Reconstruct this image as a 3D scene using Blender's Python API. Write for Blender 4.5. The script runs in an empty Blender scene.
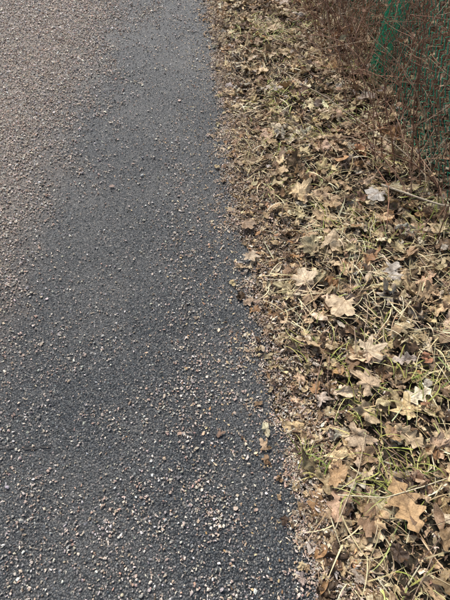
import bpy, bmesh, math, random
import numpy as np
from mathutils import Vector, Matrix, noise as mn
rng=np.random.default_rng(7); random.seed(7)
scene=bpy.context.scene

# ---------------------------------------------------------------- layout
EY=np.array([-30,-2,0.06,0.285,0.58,0.98,1.54,2.41,3.03,3.9,6,20,60.])
EX=np.array([1.6,.26,.212,.205,.174,.112,.038,-.022,-.065,-.135,-.27,-1.2,-4.])
def edge0(y): return np.interp(y,EY,EX)
def edge(y):
    y=np.asarray(y,float)
    return edge0(y)+.016*np.sin(y*6+1)+.012*np.sin(y*17+.5)+.009*np.sin(y*41+2)+.005*np.sin(y*97)
def sm(a,b,x):
    t=np.clip((x-a)/(b-a),0,1); return t*t*(3-2*t)
def wob(x,y,s=1.):
    return (np.sin(x*3.1*s+1.3*np.sin(y*2.3*s))+np.sin(y*4.3*s+1.7*np.sin(x*3.7*s+1))+.6*np.sin((x+y)*8.1*s+2))/2.6
def hz(x,y):
    x=np.asarray(x,float); y=np.asarray(y,float)
    d=x-edge0(y)
    v=-.03+.028*sm(-.02,.05,d)+.03*sm(.03,.35,d)+.10*sm(.4,1.6,d)+.014*wob(x,y,2.)*sm(.05,.3,d)+.010*wob(x,y,5.)*sm(.05,.3,d)
    v=v+ .03*sm(-3.05,-3.25,d)*1.0
    return v
def cloud(x,y,s,seed=0.):
    """real fractal-ish value noise (0..1) for clumping"""
    out=np.empty(len(x))
    for i in range(len(x)): out[i]=mn.fractal(Vector((x[i]*s+seed,y[i]*s,seed)),.8,2.,3)
    return np.clip(.5+.6*out,0,1)

# ---------------------------------------------------------------- mesh helpers
def make_mesh(name,V,F,C=None,L=None,mat=None,smooth=False,parent=None):
    V=np.asarray(V,np.float32); F=np.asarray(F,np.int32)
    me=bpy.data.meshes.new(name)
    me.vertices.add(len(V)); me.vertices.foreach_set('co',V.ravel())
    k=F.shape[1]
    me.loops.add(F.size); me.loops.foreach_set('vertex_index',F.ravel())
    me.polygons.add(len(F))
    me.polygons.foreach_set('loop_start',np.arange(0,F.size,k,dtype=np.int32))
    try: me.polygons.foreach_set('loop_total',np.full(len(F),k,dtype=np.int32))
    except Exception: pass
    if C is not None:
        a=me.attributes.new('col','FLOAT_COLOR','POINT')
        a.data.foreach_set('color',np.hstack([C,np.ones((len(C),1))]).astype(np.float32).ravel())
    if L is not None:
        a=me.attributes.new('luv','FLOAT_VECTOR','POINT')
        a.data.foreach_set('vector',np.asarray(L,np.float32).ravel())
    me.update(calc_edges=True); me.validate()
    me.polygons.foreach_set('use_smooth',np.full(len(me.polygons),smooth))
    ob=bpy.data.objects.new(name,me); scene.collection.objects.link(ob)
    if mat: me.materials.append(mat)
    if parent: ob.parent=parent
    return ob

def rotm(yaw,pitch,roll):
    cy,sy=np.cos(yaw),np.sin(yaw); cp,sp=np.cos(pitch),np.sin(pitch); cr,sr=np.cos(roll),np.sin(roll)
    n=len(yaw); Z=np.zeros((n,3,3)); Z[:,0,0]=cy;Z[:,0,1]=-sy;Z[:,1,0]=sy;Z[:,1,1]=cy;Z[:,2,2]=1
    Y=np.zeros((n,3,3)); Y[:,0,0]=cp;Y[:,0,2]=sp;Y[:,2,0]=-sp;Y[:,2,2]=cp;Y[:,1,1]=1
    X=np.zeros((n,3,3)); X[:,1,1]=cr;X[:,1,2]=-sr;X[:,2,1]=sr;X[:,2,2]=cr;X[:,0,0]=1
    return Z@Y@X

class Acc:
    def __init__(s): s.V=[];s.F=[];s.C=[];s.L=[];s.n=0
    def add(s,proto,pos,R,scale,col):
        V,F,U=proto; N=len(pos)
        if N==0: return
        P=np.einsum('nij,nvj->nvi',R,V[None]*scale[:,None,:])+pos[:,None,:]
        nv=len(V)
        s.V.append(P.reshape(-1,3))
        s.F.append((F[None]+(np.arange(N)*nv)[:,None,None]+s.n).reshape(-1,3))
        s.C.append(np.repeat(col,nv,0))
        r=rng.random(N)
        L=np.zeros((N,nv,3)); L[:,:,:2]=U[None]; L[:,:,2]=r[:,None]
        s.L.append(L.reshape(-1,3)); s.n+=N*nv
    def scatter(s,protos,pos,R,scale,col):
        k=rng.integers(0,len(protos),len(pos))
        for i,p in enumerate(protos):
            m=k==i; s.add(p,pos[m],R[m],scale[m],col[m])
    def build(s,name,mat,smooth=False,parent=None):
        return make_mesh(name,np.concatenate(s.V),np.concatenate(s.F),np.concatenate(s.C),np.concatenate(s.L),mat,smooth,parent)

def palette(cols,w,n,var=.12):
    cols=np.array(cols,float); w=np.array(w,float); w/=w.sum()
    c=cols[rng.choice(len(cols),n,p=w)]
    return np.clip(c*(1+var*rng.standard_normal((n,1)))*(1+.04*rng.standard_normal((n,3))),.01,.85)

def stone_proto(npts,flat):
    p=rng.standard_normal((npts,3)); p/=np.linalg.norm(p,axis=1)[:,None]
    p*=rng.uniform(.75,1.1,(npts,1)); p*=np.array([1,rng.uniform(.65,.95),flat])
    bm=bmesh.new()
    for q in p: bm.verts.new(q)
    r=bmesh.ops.convex_hull(bm,input=bm.verts)
    bmesh.ops.delete(bm,geom=[g for g in r['geom_interior'] if isinstance(g,bmesh.types.BMVert)],context='VERTS')
    bmesh.ops.triangulate(bm,faces=bm.faces)
    bm.verts.index_update()
    V=np.array([v.co[:] for v in bm.verts]); F=np.array([[v.index for v in f.verts] for f in bm.faces]); bm.free()
    return V,F,V[:,:2].copy()

# leaves -------------------------------------------------------------
def strip_leaf(wf,nl=14,curl=.3,fold=.2,twist=0.,nz=.04,bend=0.):
    ts=np.linspace(0,1,nl); ss=np.array([-1,-.55,0,.55,1])
    V=[];U=[]; sd=rng.random()*50
    for t in ts:
        w=wf(t)
        for s in ss:
            x=t-.5; y=w*s+bend*(t-.5)**2
            z=fold*abs(w*s)+curl*(t-.5)**2+twist*(t-.5)*s*w*2+nz*mn.noise(Vector((t*4+sd,s*1.7,sd)))*2
            V.append((x,y,z)); U.append((t,w*s))
    F=[]
    for i in range(nl-1):
        for j in range(4):
            a=i*5+j; F+= [(a,a+5,a+6),(a,a+6,a+1)]
    n=len(V); sy=rng.uniform(-.1,.1)
    V+=[(-.5,.008,0),(-.5,-.008,0),(-.62,.008+sy*.4,.01),(-.62,-.008+sy*.4,.01),(-.8,sy,.03)]
    U+=[(0,0)]*5; F+=[(n,n+1,n+3),(n,n+3,n+2),(n+2,n+3,n+4)]
    return np.array(V),np.array(F),np.array(U)
def oakw(ph=-1.2,fr=4.2,am=.42):
    def f(t):
        base=.26*math.sin(math.pi*min(1,t**.8))**.8*(.7+.5*t)
        return max(.012,base*(1+am*math.sin(t*math.pi*2*fr+ph)))
    return f
def ellw(k=.24,p=1.): 
    return lambda t: max(.006,k*math.sin(math.pi*t**p)**.85*(1+.05*math.sin(t*60)))
def ringleaf(rad,curl,nz,pts,stem=True):
    sd=rng.random()*50; V=[(0,0,0)];U=[(.5,0)];F=[]
    rings=[.3,.6,.82,1.]
    for k in rings:
        for i in range(pts):
            a=-math.pi+2*math.pi*i/pts; r=rad(a)*k
            x=r*math.cos(a); y=r*math.sin(a)
            z=curl*(r*r)*(1+.7*math.cos(2*a+sd))+nz*mn.noise(Vector((x*5+sd,y*5,sd)))*2+.03*math.sin(a*5+sd)*k+ .5*nz*mn.noise(Vector((x*14+sd,y*14,sd)))
            V.append((x,y,z)); U.append((x+.5,y))
    nr=len(rings)
    for i in range(pts):
        j=(i+1)%pts; F.append((0,1+i,1+j))
        for k in range(nr-1):
            a=1+k*pts+i;b=1+k*pts+j; F+=[(a,a+pts,b+pts),(a,b+pts,b)]
    if stem:
        n=len(V); sy=rng.uniform(-.2,.2)
        V+=[(-.08,.009,0),(-.08,-.009,0),(-.4,.007+sy*.3,.0),(-.4,-.007+sy*.3,.0),(-.75,sy,.05)]
        U+=[(.5,0)]*5; F+=[(n,n+1,n+3),(n,n+3,n+2),(n+2,n+3,n+4)]
    return np.array(V),np.array(F),np.array(U)
def polar_leaf(lobes,depth,curl,nz,pts=52,torn=False,minr=.42):
    sd=rng.random()*50
    def rad(a):
        r=.0
        for la,lr,lw in lobes:
            d=abs((a-la+math.pi)%(2*math.pi)-math.pi)
            r=max(r,lr*max(0,1-d/lw)**depth)
        r=max(r,minr if abs(a)<2.6 else .2)
        r*=1+.08*math.sin(a*15+sd)+.05*math.sin(a*26+sd*2)
        if torn and math.sin(a*1.3+sd)>.45: r*=.6+.1*math.sin(a*11)
        return r*.62
    return ringleaf(rad,curl,nz,pts)
def torn_leaf():
    sd=rng.random()*60; asp=rng.uniform(.55,.95)
    def rad(a):
        r=.34+.30*mn.noise(Vector((math.cos(a)*1.1+sd,math.sin(a)*1.1,sd)))+.16*mn.noise(Vector((math.cos(a)*4+sd,math.sin(a)*4,sd)))+.02*math.sin(a*19)
        return max(.1,r)/math.sqrt(math.cos(a)**2+(math.sin(a)/asp)**2)
    return ringleaf(rad,rng.uniform(-.9,.9),rng.uniform(.07,.15),34,rng.random()<.3)
ML=[(0,1,.62),(.95,.92,.55),(-.95,.9,.55),(1.9,.68,.55),(-1.9,.68,.55)]
ML2=[(0,.92,.9),(.8,.8,.8),(-.9,.8,.8),(1.8,.7,.9),(-1.9,.66,.8)]
maple=[polar_leaf(m,dp,c,n,torn=t,minr=q) for m,dp,c,n,t,q in [(ML,.75,.4,.09,False,.42),(ML2,.6,-.4,.10,True,.55),(ML,.7,.8,.11,True,.5),(ML2,.5,.2,.10,True,.5),(ML2,.7,-.8,.12,True,.5),(ML2,.5,1.1,.13,False,.55),(ML2,.6,.3,.14,True,.5),(ML,.6,-.3,.14,True,.5)]]
torn=[torn_leaf() for _ in range(20)]
oak=[strip_leaf(oakw(a,b,m),26,c,f,tw,n,bb) for a,b,m,c,f,tw,n,bb in [(-1.2,4.2,.42,.3,.3,.3,.06,.1),(-1.,3.6,.36,-.4,.1,-.4,.07,-.1),(-1.4,4.4,.4,.7,.5,.2,.07,.2),(-1.,3.8,.45,-.2,-.3,.6,.07,0)]]
ell=[strip_leaf(ellw(k,p),12,c,f,tw,n,b) for k,p,c,f,tw,n,b in [(.30,.8,.3,.3,.3,.06,.1),(.36,.75,-.5,.1,-.4,.07,-.1),(.24,1,.8,.6,.4,.05,.2),(.34,.7,-.2,-.3,.7,.08,0),(.38,.65,.5,.2,-.6,.06,.1)]]
def frag():
    n=rng.integers(5,8); a=np.sort(rng.random(n)*6.28); r=rng.uniform(.25,.6,n)
    V=[(0,0,rng.uniform(-.1,.15))]+[(r[i]*math.cos(a[i]),r[i]*math.sin(a[i])*.7,rng.uniform(-.13,.13)) for i in range(n)]
    F=[(0,1+i,1+(i+1)%n) for i in range(n)]
    V=np.array(V); return V,np.array(F),V[:,:2]+[.5,0]
frags=[frag() for _ in range(20)]

class Tubes:
    def __init__(s): s.V=[];s.F=[];s.C=[];s.n=0
    def add(s,P,r0,r1,col,k=5):
        P=np.asarray(P,float); n=len(P)
        T=np.gradient(P,axis=0); T/=np.linalg.norm(T,axis=1)[:,None]+1e-9
        up=np.array([.31,.2,.93]) if abs(T[0,2])<.8 else np.array([1,.1,.05])
        A=np.cross(T,up); A/=np.linalg.norm(A,axis=1)[:,None]+1e-9; B=np.cross(T,A)
        r=np.linspace(r0,r1,n)[:,None,None]
        an=np.arange(k)*2*math.pi/k
        ring=P[:,None,:]+r*(np.cos(an)[None,:,None]*A[:,None,:]+np.sin(an)[None,:,None]*B[:,None,:])
        s.V.append(ring.reshape(-1,3))
        i=np.arange(n-1)[:,None]*k; j=np.arange(k)[None]; j2=(j+1)%k
        q=np.stack([i+j,i+j2,i+k+j2,i+k+j],-1).reshape(-1,4)+s.n
        s.F.append(q); s.C.append(np.repeat(np.array([col]),n*k,0)); s.n+=n*k
    def build(s,name,mat,parent=None):
        V=np.concatenate(s.V)
        return make_mesh(name,V,np.concatenate(s.F),np.concatenate(s.C),V,mat,True,parent)

# ---------------------------------------------------------------- materials
def newmat(name):
    m=bpy.data.materials.new(name); m.use_nodes=True; nt=m.node_tree
    return m,nt,nt.nodes['Principled BSDF']
def N(nt,t,**kw):
    n=nt.nodes.new(t)
    for k,v in kw.items(): setattr(n,k,v)
    return n
def mixc(nt,a,b,f,mode='MIX'):
    n=N(nt,'ShaderNodeMix',data_type='RGBA',blend_type=mode)
    for s,v in ((6,a),(7,b),(0,f)):
        if isinstance(v,bpy.types.NodeSocket): nt.links.new(v,n.inputs[s])
        else: n.inputs[s].default_value=v
    return n.outputs[2]
def mth(nt,op,a,b=None,c=None,clamp=False):
    n=N(nt,'ShaderNodeMath',operation=op,use_clamp=clamp)
    for i,v in enumerate((a,b,c)):
        if v is None: continue
        if isinstance(v,bpy.types.NodeSocket): nt.links.new(v,n.inputs[i])
        else: n.inputs[i].default_value=v
    return n.outputs[0]
def noise(nt,vec,scale,detail=4,rough=.55):
    n=N(nt,'ShaderNodeTexNoise'); n.inputs['Scale'].default_value=scale; n.inputs['Detail'].default_value=detail
    n.inputs['Roughness'].default_value=rough
    nt.links.new(vec,n.inputs['Vector']); return n.outputs['Fac']
def ramp(nt,f,stops):
    n=N(nt,'ShaderNodeValToRGB'); e=n.color_ramp.elements
    while len(e)<len(stops): e.new(.5)
    for i,(p,c) in enumerate(stops): e[i].position=p; e[i].color=(*c,1) if len(c)==3 else c
    nt.links.new(f,n.inputs[0]); return n.outputs[0]
def bump(nt,h,dist,strength=1.,nrm=None):
    n=N(nt,'ShaderNodeBump'); n.inputs['Distance'].default_value=dist; n.inputs['Strength'].default_value=strength
    nt.links.new(h,n.inputs['Height'])
    if nrm: nt.links.new(nrm,n.inputs['Normal'])
    return n.outputs[0]
def attr_mat(name,rough=.7,nscale=60,namt=(.6,1.3),bscale=200,bdist=.001,spec=.4,veins=False,transl=0,det=2,path=False):
    m,nt,b=newmat(name)
    a=N(nt,'ShaderNodeAttribute',attribute_name='col').outputs['Color']
    pos=N(nt,'ShaderNodeNewGeometry').outputs['Position']
    n1=noise(nt,pos,nscale,det)
    mr=N(nt,'ShaderNodeMapRange'); nt.links.new(n1,mr.inputs[0]); mr.inputs[1].default_value=.3; mr.inputs[2].default_value=.7
    mr.inputs[3].default_value=namt[0]; mr.inputs[4].default_value=namt[1]
    c=N(nt,'ShaderNodeVectorMath',operation='SCALE'); nt.links.new(a,c.inputs[0]); nt.links.new(mr.outputs[0],c.inputs['Scale'])
    col=c.outputs[0]
    h=noise(nt,pos,bscale,2) if bdist else None
    if path:
        bl=ramp(nt,noise(nt,pos,2.4,5,.6),[(.42,(0,0,0)),(.66,(1,1,1))])
        col=mixc(nt,col,(.115,.12,.112,1),mth(nt,'MULTIPLY',bl,.25))
        dk=ramp(nt,noise(nt,pos,1.3,4,.6),[(.36,(1,1,1)),(.52,(0,0,0))])
        col=mixc(nt,col,(.018,.021,.023,1),mth(nt,'MULTIPLY',dk,.4))
    if veins:
        l=N(nt,'ShaderNodeAttribute',attribute_name='luv').outputs['Vector']
        s=N(nt,'ShaderNodeSeparateXYZ'); nt.links.new(l,s.inputs[0])
        ay=mth(nt,'ABSOLUTE',s.outputs[1])
        mid=mth(nt,'LESS_THAN',ay,.012)
        w=mth(nt,'FRACT',mth(nt,'SUBTRACT',mth(nt,'MULTIPLY',s.outputs[0],9.),mth(nt,'MULTIPLY',ay,8.)))
        side=mth(nt,'LESS_THAN',w,.13)
        v=mth(nt,'MAXIMUM',mid,mth(nt,'MULTIPLY',side,.5))
        bl=ramp(nt,noise(nt,pos,38,5,.65),[(.48,(0,0,0)),(.63,(1,1,1))])
        col=mixc(nt,col,(.13,.075,.036,1),mth(nt,'MULTIPLY',bl,.6))
        sp=ramp(nt,noise(nt,pos,240,2),[(.60,(0,0,0)),(.68,(1,1,1))])
        col=mixc(nt,col,(.04,.025,.015,1),mth(nt,'MULTIPLY',sp,.5))
        col=mixc(nt,col,(.18,.11,.055,1),mth(nt,'MULTIPLY',v,.45))
        h=mth(nt,'ADD',mth(nt,'MULTIPLY',h,.8),mth(nt,'MULTIPLY',v,-.8))
    nt.links.new(col,b.inputs['Base Color'])
    b.inputs['Roughness'].default_value=rough; b.inputs['Specular IOR Level'].default_value=spec
    if h is not None:
        nb=bump(nt,h,bdist); nt.links.new(nb,b.inputs['Normal'])
    if transl:
        t=N(nt,'ShaderNodeBsdfTranslucent'); nt.links.new(col,t.inputs[0])
        ms=N(nt,'ShaderNodeMixShader'); ms.inputs[0].default_value=transl
        nt.links.new(b.outputs[0],ms.inputs[1]); nt.links.new(t.outputs[0],ms.inputs[2])
        nt.links.new(ms.outputs[0],nt.nodes['Material Output'].inputs[0])
    return m
m_leaf=attr_mat('dead_leaf',.58,60,(.66,1.25),200,.002,.3,True,.1,det=4)
m_frag=attr_mat('leaf_crumbs',.8,120,(.7,1.3),300,0,.3)
m_stone=attr_mat('gravel_stone',.6,350,(.75,1.2),700,0,.4)
m_agg=attr_mat('asphalt_aggregate',.47,420,(.55,1.45),900,0,.45,path=True)
m_grass=attr_mat('grass_blade',.5,60,(.75,1.2),200,0,.4)
m_twig=attr_mat('twig_bark',.65,150,(.6,1.3),400,0,.35)
m_fence=attr_mat('green_pvc_wire',.4,40,(.8,1.2),200,0,.5)

m_asph,nt,b=newmat('wet_asphalt')
pos=N(nt,'ShaderNodeNewGeometry').outputs['Position']
def vor(scale,feat='F1'):
    v=N(nt,'ShaderNodeTexVoronoi',feature=feat); v.inputs['Scale'].default_value=scale; nt.links.new(pos,v.inputs['Vector']); return v
v1=vor(170)
cell=N(nt,'ShaderNodeSeparateColor'); nt.links.new(v1.outputs['Color'],cell.inputs[0])
c=ramp(nt,cell.outputs[0],[(0,(.018,.021,.023)),(.5,(.035,.041,.044)),(.85,(.067,.074,.077)),(1,(.20,.185,.16))])
c=mixc(nt,c,(.012,.013,.014,1),ramp(nt,v1.outputs['Distance'],[(.35,(0,0,0)),(.75,(1,1,1))]))
big=noise(nt,pos,2.4,5); c=mixc(nt,c,(.11,.105,.095,1),mth(nt,'MULTIPLY',ramp(nt,big,[(.42,(0,0,0)),(.66,(1,1,1))]),.3))
sx=N(nt,'ShaderNodeSeparateXYZ'); nt.links.new(pos,sx.inputs[0])
dust=N(nt,'ShaderNodeMapRange'); nt.links.new(mth(nt,'ADD',sx.outputs[0],mth(nt,'MULTIPLY',noise(nt,pos,3.,5,.65),.7)),dust.inputs[0])
dust.inputs[1].default_value=-.35; dust.inputs[2].default_value=-.85; dust.inputs[3].default_value=0; dust.inputs[4].default_value=.7
c=mixc(nt,c,(.24,.19,.145,1),dust.outputs[0])
nt.links.new(c,b.inputs['Base Color'])
b.inputs['Roughness'].default_value=.5
hh=mth(nt,'MULTIPLY',v1.outputs['Distance'],-1.)
nt.links.new(bump(nt,hh,.004,.9),b.inputs['Normal'])
m_crack,nt,b=newmat('asphalt_crack_bitumen'); b.inputs['Base Color'].default_value=(.010,.010,.010,1); b.inputs['Roughness'].default_value=.7
m_soil,nt,b=newmat('soil')
pos=N(nt,'ShaderNodeNewGeometry').outputs['Position']
c=ramp(nt,noise(nt,pos,30,8,.7),[(.3,(.02,.014,.009)),(.5,(.05,.034,.021)),(.66,(.12,.085,.055)),(.8,(.06,.06,.025))])
c2=ramp(nt,noise(nt,pos,.8,6,.6),[(.4,(.05,.06,.02)),(.6,(.13,.10,.06))])
c=mixc(nt,c,c2,.25)
nt.links.new(c,b.inputs['Base Color']); b.inputs['Roughness'].default_value=.9
nt.links.new(bump(nt,noise(nt,pos,60,8,.75),.02),b.inputs['Normal'])

# ---------------------------------------------------------------- ground
xs=np.unique(np.concatenate([np.linspace(-300,-8,12),np.linspace(-8,-1,24),np.linspace(-1,3,110),np.linspace(3,10,20),np.linspace(10,300,12)]))
ys=np.unique(np.concatenate([np.linspace(-300,-6,12),np.linspace(-6,-.5,22),np.linspace(-.5,6,170),np.linspace(6,30,40),np.linspace(30,400,14)]))
X,Y=np.meshgrid(xs,ys); Z=hz(X,Y)
Z=np.where((Y>60)|(Y<-30),np.minimum(Z,-.02),Z)
V=np.stack([X,Y,Z],-1).reshape(-1,3); nx=len(xs); ny=len(ys)
i,j=np.meshgrid(np.arange(ny-1),np.arange(nx-1),indexing='ij'); a=(i*nx+j).ravel()
make_mesh('ground',V,np.stack([a,a+1,a+nx+1,a+nx],-1),mat=m_soil,smooth=True)

ys=np.unique(np.concatenate([np.linspace(-28,-.5,40),np.linspace(-.5,6,600),np.linspace(6,58,80)])); ws=np.concatenate([np.linspace(-3.1,-.02,60),[0.,.006]])
e=edge(ys); V=[]
for k,w in enumerate(ws):
    z=np.full(len(ys),0.)
    if w>0: z=z-.03
    elif w==0: z=z-.002
    V.append(np.stack([e+w,ys,z],-1))
V=np.stack(V,1).reshape(-1,3); nx=len(ws)
i,j=np.meshgrid(np.arange(len(ys)-1),np.arange(nx-1),indexing='ij'); a=(i*nx+j).ravel()
path=make_mesh('asphalt_path',V,np.stack([a,a+1,a+nx+1,a+nx],-1),mat=m_asph,smooth=False)

def crackx_line(pts,jit,n):
    pts=np.array(pts,float); t=np.linspace(0,1,n); tt=np.linspace(0,1,len(pts))
    P=np.stack([np.interp(t,tt,pts[:,0]),np.interp(t,tt,pts[:,1])],-1); 
    return P+np.cumsum(rng.normal(0,jit,(n,2)),0)*.5+rng.normal(0,jit,(n,2))
cracks=[crackx_line([(-1.1,.455),(-.75,.435),(-.52,.43)],.0022,40),crackx_line([(-.215,1.5),(-.18,1.2),(-.12,.8),(-.08,.45)],.003,70)]
cw=[.003,.0024]
V=[];F=[];k=0
for P,w in zip(cracks,cw):
    T_=np.gradient(P,axis=0); T_/=np.linalg.norm(T_,axis=1)[:,None]; Nn=np.stack([-T_[:,1],T_[:,0]],-1)
    for q,nn in zip(P,Nn):
        ww=w*rng.uniform(.2,1.3)
        V.append((*(q+nn*ww),.004));V.append((*(q-nn*ww),.004))
    for q in range(len(P)-1): F.append((k+2*q,k+2*q+1,k+2*q+3,k+2*q+2))
    k+=2*len(P)
make_mesh('asphalt_crack',V,F,mat=m_crack)

agg=[stone_proto(11,.5) for _ in range(12)]
def jgrid(x0,x1,y0,y1,s):
    gx,gy=np.meshgrid(np.arange(x0,x1,s),np.arange(y0,y1,s)); n=gx.size
    return gx.ravel()+rng.uniform(-.6,.6,n)*s,gy.ravel()+rng.uniform(-.6,.6,n)*s
P=[jgrid(-1.2,.26,-.15,1.5,.0075),jgrid(-1.7,.16,1.5,2.8,.0095),jgrid(-2.2,.1,2.8,4.6,.013)]
gx=np.concatenate([p[0] for p in P]); gy=np.concatenate([p[1] for p in P])
k=gx<edge(gy)-.004; gx,gy=gx[k],gy[k]
CK=np.concatenate(cracks); CWW=np.concatenate([np.full(len(c),w) for c,w in zip(cracks,cw)])
near=np.ones(len(gx),bool)
for q,w in zip(CK,CWW): near&=((gx-q[0])**2+(gy-q[1])**2)>(w*2.0+.001)**2
gx,gy=gx[near],gy[near]; n=len(gx)
sz=(.0019+.0036*rng.random(n)**1.5)*(1+.14*np.clip(gy-1,0,3))
pos_=np.stack([gx,gy,rng.uniform(-.0018,.0007,n)],-1)
A=Acc(); A.scatter(agg,pos_,rotm(rng.random(n)*6.28,rng.normal(0,.33,n),rng.normal(0,.33,n)),np.stack([sz*rng.uniform(.9,1.4,n),sz,sz*.9],-1),
  palette([(.024,.029,.031),(.042,.050,.053),(.073,.083,.087),(.14,.148,.148),(.27,.24,.20),(.42,.38,.33)],[30,32,20,9,5,2.5],n,.2))
A.build('asphalt_aggregate',m_agg,False)

# loose gravel -------------------------------------------------------
def gdens(x,y):
    w=wob(x,y,1.6); w2=wob(x+3,y*.7,4.3)
    c1=cloud(x,y,3.2,3.); c2=cloud(x,y,11.,9.)
    sh=.10*sm(2.4,1.2,y)
    xx=x+.10*w+.05*w2+sh+.25*(c1-.5)
    left=sm(-.60,-1.0,xx)*(.75+.4*c2)
    left2=sm(-.30,-.85,xx)*.24*(c2*1.6)
    low=sm(1.25,.35,y)*(.50*sm(.30,.75,c1)*(.3+1.2*c2)+.10*c2)*sm(-1.2,-.5,x+.1*w)
    mid=.34*np.exp(-((x+.05+.14*(y-.4)+.03*w)/.085)**2)*sm(2.6,1.0,y)*(.3+c2)
    ed=.30*np.exp(-((x-edge0(y)+.01)/.035)**2)*c2*1.5
    return np.clip(left+left2+low+mid+ed+.13*c2*c2+.02,.0,1)
n=250000
x=rng.uniform(-2.3,.3,n); y=-.15+4.8*rng.random(n)
m=(x>-.62*(1.25+y*.45)-.15); x,y=x[m],y[m]; n=len(x)
keep=(rng.random(n)<gdens(x,y)*(1-.2*sm(1.,3.,y)))&(x<edge(y)+.03); x,y=x[keep],y[keep]; n=len(x)
sz=(.0019+.0032*rng.random(n)**1.8+.003*(rng.random(n)<.05))*(1+.16*np.clip(y-.8,0,3))
st=[stone_proto(13,.7) for _ in range(14)]
GP=[(.42,.335,.26),(.56,.48,.39),(.34,.31,.28),(.27,.195,.145),(.68,.63,.56),(.17,.16,.15),(.44,.29,.215)]
A=Acc(); A.scatter(st,np.stack([x,y,.0015+sz*.5+rng.random(n)*.002],-1),rotm(rng.random(n)*6.28,rng.normal(0,.35,n),rng.normal(0,.35,n)),np.stack([sz*rng.uniform(.85,1.4,n),sz,sz*rng.uniform(.6,.9,n)],-1),
  palette(GP,[30,24,16,10,9,8,5],n,.15))
n=18000; y=rng.uniform(-.2,4.5,n); d=np.abs(rng.normal(0,.065,n))*(.6+1.3*sm(.3,.8,y)*sm(2.2,1.3,y)); x=edge(y)+d-.015
sz=.0015+.003*rng.random(n)**2
A.scatter(st,np.stack([x,y,np.maximum(hz(x,y),0)+.004+rng.random(n)*.006],-1),rotm(rng.random(n)*6.28,rng.normal(0,.35,n),rng.normal(0,.35,n)),np.stack([sz*1.2,sz,sz*.8],-1),palette(GP,[30,20,16,16,4,14,7],n,.15))
A.build('loose_gravel',m_stone,False)

# ---------------------------------------------------------------- litter
LP=[(.59,.45,.27),(.48,.355,.205),(.34,.23,.13),(.18,.115,.066),(.47,.41,.33),(.06,.04,.026),(.40,.23,.11),(.68,.56,.38)]
LW=[27,24,15,13,8,10,7,13]
def place(n,d0,d1,y0,y1,pw=1.):
    y=rng.uniform(y0,y1,n); d=d0+(d1-d0)*rng.random(n)**pw
    return edge0(y)+d,y
A=Acc()
n=78000; x,y=place(n,-.01,1.7,-.2,4.8,1.3); x=x+edge(y)-edge0(y)
s=.005+.021*rng.random(n)**1.6
A.scatter(frags,np.stack([x,y,hz(x,y)+rng.random(n)*.020+.003],-1),rotm(rng.random(n)*6.28,rng.normal(0,.5,n),rng.normal(0,.5,n)),np.stack([s*1.3,s*.9,s],-1),palette(LP,[16,20,22,20,8,20,5,6],n,.2))
n=50000; y=rng.uniform(-.2,4.6,n); wd=.05+.09*sm(.3,.8,y)*sm(2.6,1.5,y); d=rng.normal(0,1.,n)*wd+.05; d=np.where(d<-.005,d*.45,d)
c2=cloud(edge(y)+d,y,9.,4.); k=(d>.02)|(rng.random(n)<sm(.35,.75,c2)); y=y[k];d=d[k];n=len(y); x=edge(y)+d+.02*wob(y*3,y*2,2)
s=.003+.009*rng.random(n)**1.3
A.scatter(frags,np.stack([x,y,np.maximum(hz(x,y),-.001)+rng.random(n)*.018*sm(-.04,.04,d)+.005],-1),rotm(rng.random(n)*6.28,rng.normal(0,.5,n)*sm(-.1,.05,d),rng.normal(0,.5,n)*sm(-.1,.05,d)),np.stack([s*1.7,s,s],-1),palette([(.52,.42,.31),(.38,.29,.205),(.22,.15,.10),(.50,.45,.38),(.08,.056,.038)],[22,24,20,11,15],n,.2))
n=2100; y=rng.uniform(-.1,4.2,n); d=-np.abs(rng.normal(0,.17,n)); x=edge(y)+d
s=rng.uniform(.003,.011,n)
A.scatter(frags,np.stack([x,y,rng.random(n)*.002+.005],-1),rotm(rng.random(n)*6.28,rng.normal(0,.3,n),rng.normal(0,.3,n)),np.stack([s*1.3,s,s*.6],-1),palette(LP,LW,n,.2))
A.build('leaf_crumbs',m_frag,False)

A=Acc()
def leaves(protos,n,lo,hi,d0,d1,tilt,pw=1.,zr=.035,y0=-.25,y1=4.9,lo_z=.008,W=None,thinf=.8):
    x,y=place(n,d0,d1,y0,y1,pw); d=x-edge0(y)
    thin=sm(.25,.7,y)*sm(2.6,1.5,y)*sm(.25,.09,d)
    gap=sm(.62,.80,cloud(x,y,5.,2.))*.6
    k=(rng.random(n)>thin*thinf)&(rng.random(n)>gap); x,y=x[k],y[k]; n=len(x)
    s=lo+(hi-lo)*rng.random(n)**1.3
    fl=np.where(rng.random(n)<.4,math.pi,0)
    dd=sm(0,.2,x-edge0(y))
    A.scatter(protos,np.stack([x,y,np.maximum(hz(x,y),-.003)+lo_z+rng.random(n)*zr*dd+.006*(1-dd)],-1),rotm(rng.random(n)*6.28,rng.normal(0,tilt,n)*(.4+.6*dd),rng.normal(0,tilt,n)*(.4+.6*dd)+fl),np.stack([s,s*rng.uniform(.65,1.05,n),s*rng.uniform(.5,1.4,n)],-1),palette(LP,W or LW,n,.17))
leaves(torn,3500,.04,.105,.03,1.7,.30)
leaves(maple,360,.07,.13,.05,1.7,.22)
leaves(maple,270,.08,.14,.12,1.7,.18,W=[30,20,8,4,14,2,6,18],lo_z=.018)
leaves(oak,560,.08,.13,.05,1.7,.25)
leaves(ell,1300,.035,.075,.03,1.7,.36)
leaves(ell,260,.025,.05,.0,.2,.25,thinf=.4)
leaves(torn,750,.02,.06,-.01,.2,.22,thinf=.45,pw=.8)
leaves(torn,190,.015,.05,-.08,.03,.12,thinf=.2)
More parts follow.
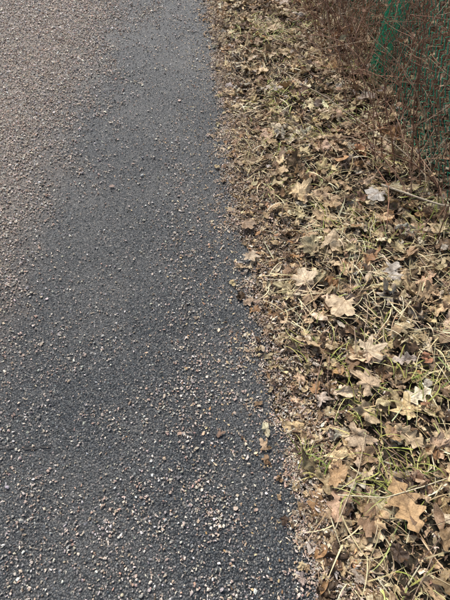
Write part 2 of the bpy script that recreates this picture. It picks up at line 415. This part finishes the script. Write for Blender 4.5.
for (px,py,s,pr,c) in [(.085,.965,.06,torn[3],(.42,.30,.2)),(.127,.765,.03,ell[0],(.6,.48,.32)),(-.015,.47,.035,torn[1],(.26,.17,.12)),(-.52,1.63,.032,torn[4],(.36,.26,.21)),
    (.07,1.75,.045,oak[0],(.4,.3,.2)),(.10,1.18,.08,maple[0],(.5,.4,.28)),(.03,1.46,.07,oak[1],(.4,.3,.19)),(.085,1.36,.09,maple[3],(.36,.26,.17)),
    (.42,.92,.15,maple[1],(.62,.48,.31)),(.46,.72,.11,maple[0],(.62,.5,.34)),(.40,1.18,.13,maple[6],(.54,.42,.27)),(.30,1.02,.12,maple[3],(.66,.53,.36)),(.62,1.05,.12,maple[7],(.48,.43,.36)),(.66,1.5,.13,maple[1],(.52,.48,.42)),(.47,.26,.14,oak[0],(.52,.34,.17)),(.44,.60,.12,maple[4],(.56,.42,.27)),(.38,.45,.11,maple[4],(.5,.38,.25)),(.37,.22,.10,torn[2],(.3,.19,.11))]:
    zz=float(hz(px,py)); zz=.010 if px<edge0(py) else zz+.048
    A.add(pr,np.array([[px,py,zz]]),rotm(np.array([rng.random()*6.28]),np.array([rng.normal(0,.06)]),np.array([rng.normal(0,.06)])),np.array([[s,s,s*.45]]),np.array([c]))
A.build('leaf_litter',m_leaf,True)

# ---------------------------------------------------------------- grass
def blades(name,nclump,per,ylo,yhi,dlo,dhi,lo,hi,cols,w,lift,extra=None,sp=.06):
    V=[];F=[];C=[];k=0
    cl=[]
    for _ in range(nclump):
        y=rng.uniform(ylo,yhi); d=dlo+(dhi-dlo)*rng.random(); cl.append((float(edge0(y))+d,y,rng.random()*6.28,int(per*rng.uniform(.4,1.5)),sp))
    if extra: cl+=extra
    for cx,cy,ca,m,spr in cl:
        for _ in range(m):
            x=cx+rng.normal(0,spr); y=cy+rng.normal(0,spr); 
            if x<edge0(y)+.01: continue
            z=float(hz(x,y)); z=max(z,-.002)+.008+rng.random()*.030
            a=ca+rng.normal(0,.8); L=rng.uniform(lo,hi); el=abs(rng.normal(0,lift)); c=palette(cols,w,1,.15)[0]
            if x+L*math.cos(a)<edge0(y)-.03: a=math.pi-a
            wd=rng.uniform(.0007,.0021); cv=rng.normal(0,.6); ns=7
            p=np.array([x,y,z]); st=L/ns
            for i in range(ns+1):
                t=i/ns; e=el*(1-2.0*t); aa=a+cv*t
                ww=wd*(1-t**2*.9); sd=np.array([-math.sin(aa),math.cos(aa),.25])*ww
                V.append(p+sd);V.append(p-sd);C.append(c);C.append(c)
                if i<ns: F.append((k,k+1,k+3,k+2))
                k+=2
                p=p+np.array([math.cos(aa)*math.cos(e),math.sin(aa)*math.cos(e),math.sin(e)])*st
                gz=float(hz(p[0],p[1]))+.008
                if p[2]<gz: p[2]=gz+.004
    V=np.array(V)
    make_mesh(name,V,F,np.array(C),V,m_grass,True)
blades('dry_grass',330,24,-.2,4.7,.12,1.6,.04,.14,[(.58,.48,.27),(.46,.36,.19),(.30,.21,.11),(.60,.54,.34)],[4,4,2,3],.35)
blades('green_grass',120,20,-.1,4.7,.14,1.6,.035,.11,[(.26,.29,.06),(.38,.38,.10),(.15,.20,.04),(.48,.45,.16)],[4,4,2,3],.5,
   extra=[(.20,.37,1.,34,.018),(.27,.36,2.,10,.02),(.42,.55,0,34,.05),(.50,.32,2,50,.05),(.60,.62,1,44,.05),(.30,2.3,2,80,.08),(.22,3.2,1,90,.1),(.45,2.0,3,50,.06),(.30,.75,2,14,.04)],sp=.045)

# ---------------------------------------------------------------- twigs in litter
T=Tubes()
TC=[(.20,.13,.09),(.13,.085,.06),(.30,.22,.15),(.24,.15,.10)]
def wander(p,dirv,L,n,jit,droop=0.):
    P=[np.array(p,float)]; d=np.array(dirv,float); d/=np.linalg.norm(d)
    for i in range(n):
        d=d+rng.normal(0,jit,3)+np.array([0,0,-droop]); d/=np.linalg.norm(d); P.append(P[-1]+d*L/n)
    return P
for _ in range(600):
    x,y=place(1,.05,1.7,-.2,4.6); x=x[0];y=y[0]; a=rng.random()*6.28; L=rng.uniform(.05,.32)
    if x+L*math.cos(a)<edge0(y)+.0: a=math.pi-a
    P=wander([x,y,float(hz(x,y))+.02+rng.random()*.03],[math.cos(a),math.sin(a),rng.normal(0,.1)],L,6,.12)
    T.add(P,rng.uniform(.0010,.0024),.0006,TC[rng.integers(4)])
T.add([(.30,.285,.06),(.42,.275,.075),(.52,.30,.08),(.60,.325,.07)],.0018,.0012,(.6,.52,.34))
T.add([(.28,.20,.05),(.36,.34,.08),(.41,.46,.06)],.0016,.0010,(.5,.4,.25))
T.add(wander([.66,1.50,.12],[.25,-.17,.03],.30,6,.05),.005,.0035,(.5,.42,.3),6)
T.build('fallen_twigs',m_twig)

# ---------------------------------------------------------------- fence
FP=lambda y: .97-.045*(y-1.2)
fence=bpy.data.objects.new('chain_link_fence',None); scene.collection.objects.link(fence)
T=Tubes(); gc=(.025,.38,.22)
s=.05; nz=int(1.25/(s/2))
def fx(y,z): return FP(y)-.02+.020*math.sin(y*2.7+z*2)+.012*math.sin(z*7+y*5)
for y0 in np.arange(.55,8,s):
    P=[]
    for i in range(nz+1):
        yy=y0+(s/2 if i%2 else -s/2)*1.04; z=.03+i*s/2
        zb=float(hz(FP(yy),yy))-.02
        P.append((fx(yy,z)+(.0026 if i%2 else -.0026),yy,z+zb))
    T.add(P,.0025,.0025,gc,4)
T.build('mesh_wire',m_fence,fence)
T=Tubes()
for z in (.65,1.27):
    T.add([(fx(y,z)-.006,y,z+float(hz(FP(y),y))-.02) for y in np.arange(.55,8,.15)],.0023,.0023,gc,5)
T.build('line_wires',m_fence,fence)
T=Tubes()
for y in (2.62,5.1,7.6):
    x=FP(y)-.04; T.add([(x,y,-.1),(x,y,.5),(x,y,1.38),(x,y,1.39)],.012,.012,(.02,.30,.17),12)
T.build('fence_post',m_fence,fence)
T=Tubes()
for q in range(15):
    a=q*2*math.pi/15; P=[]
    ph=rng.uniform(0,6); zt=rng.uniform(.4,.75)
    for i in range(24):
        z=zt*i/23; r=.032+.016*math.sin(a*3+z*9+ph)+.02*z; aa=a+(.28 if i%2 else -.28)+.4*math.sin(z*6+ph)
        P.append((FP(2.50)-.05+r*math.cos(aa)+rng.normal(0,.002),2.50+r*1.4*math.sin(aa)+rng.normal(0,.002),z+.07))
    T.add(P,.0026,.0026,(.04,.48,.26),4)
T.build('bunched_netting',m_fence,fence)

# ---------------------------------------------------------------- brambles
T=Tubes(); LF=Acc(); lp=[]
BC=[(.25,.13,.08),(.31,.18,.11),(.12,.07,.05),(.44,.33,.22),(.20,.10,.062),(.54,.43,.31)]
for q in range(1100):
    y=1.1+3.7*rng.random()**.85; x=FP(y)-.27+.95*rng.random()**1.3+.02*rng.normal()
    if y<1.7: x+=.12
    if 1.95<y<2.45 and x<FP(y)+.02 and rng.random()<.68: continue
    h=rng.uniform(.35,1.15); a=rng.random()*6.28
    dv=np.array([math.cos(a)*.28-.02,math.sin(a)*.38,1.])
    if rng.random()<.2: dv=np.array([math.cos(a)*.6,math.sin(a),.45])
    P=wander([x,y,float(hz(x,y))-.01],dv,h,11,.08,.04)
    c=BC[rng.choice(6,p=[.26,.22,.16,.14,.14,.08])]; r=rng.uniform(.0014,.0036)
    T.add(P,r,.0009,c,5)
    for b_ in range(rng.integers(2,5)):
        i=rng.integers(2,11); a=rng.random()*6.28
        Q=wander(P[i],[math.cos(a),math.sin(a),rng.uniform(-.1,.9)],rng.uniform(.08,.28),6,.14,.03)
        T.add(Q,r*.45,.0005,c,4)
        if rng.random()<.12: lp.append(Q[-1])
for (x,y,dx,dy,h) in [(.80,1.55,-.7,.6,.55),(.85,1.9,-.6,-.6,.6),(.78,2.6,-.8,.1,.6),(.75,3.2,-.8,-.3,.7),(.9,1.3,-.2,.9,.6),(.82,2.2,-.5,.9,.7),(.7,3.7,-.7,-.5,.6),(.84,1.7,.1,-.5,.5),(.82,1.6,.2,.3,.6),(.78,1.75,-.3,-.4,.45),(.80,1.45,-.1,.5,.5),(.76,1.85,.3,-.2,.6)]:
    P=wander([x,y,float(hz(x,y))],[dx,dy,1.0],h,14,.05,.11); T.add(P,.0028,.001,(.36,.22,.14),6)
bush=bpy.data.objects.new('bramble_thicket',None); scene.collection.objects.link(bush)
T.build('stems',m_twig,bush)
lp=np.array(lp); n=len(lp); s_=rng.uniform(.02,.04,n)
LF.scatter(ell,lp,rotm(rng.random(n)*6.28,rng.normal(0,.6,n),rng.normal(0,.6,n)),np.stack([s_]*3,-1),palette([(.34,.2,.11),(.26,.14,.09),(.45,.33,.2),(.12,.15,.05)],[4,3,3,1],n))
LF.build('withered_leaves',m_leaf,True,bush)

# ---------------------------------------------------------------- light
sun_el,sun_az=math.radians(55),math.radians(-25)
w=bpy.data.worlds.new('World'); scene.world=w; w.use_nodes=True; nt=w.node_tree
sk=nt.nodes.new('ShaderNodeTexSky'); sk.sky_type='NISHITA'; sk.sun_disc=False; sk.sun_elevation=sun_el; sk.sun_rotation=sun_az
sk.dust_density=4; sk.air_density=1.
nt.links.new(sk.outputs[0],nt.nodes['Background'].inputs[0]); nt.nodes['Background'].inputs[1].default_value=.15
L=bpy.data.lights.new('sun','SUN'); L.energy=4.1; L.angle=math.radians(11); L.color=(1,.97,.93)
so=bpy.data.objects.new('sun',L); scene.collection.objects.link(so)
d=Vector((math.sin(sun_az)*math.cos(sun_el),math.cos(sun_az)*math.cos(sun_el),math.sin(sun_el)))
so.rotation_euler=d.to_track_quat('Z','Y').to_euler(); so.location=(0,0,5)
scene.view_settings.view_transform='Standard'; scene.view_settings.look='None'; scene.view_settings.exposure=0

cam=bpy.data.cameras.new('camera'); co=bpy.data.objects.new('camera',cam); scene.collection.objects.link(co)
co.location=(0,0,1.3); co.rotation_euler=(math.radians(90-53),0,0)
cam.sensor_fit='VERTICAL'; cam.sensor_height=36; cam.lens=26.2; cam.clip_end=1000; cam.clip_start=.02
scene.camera=co
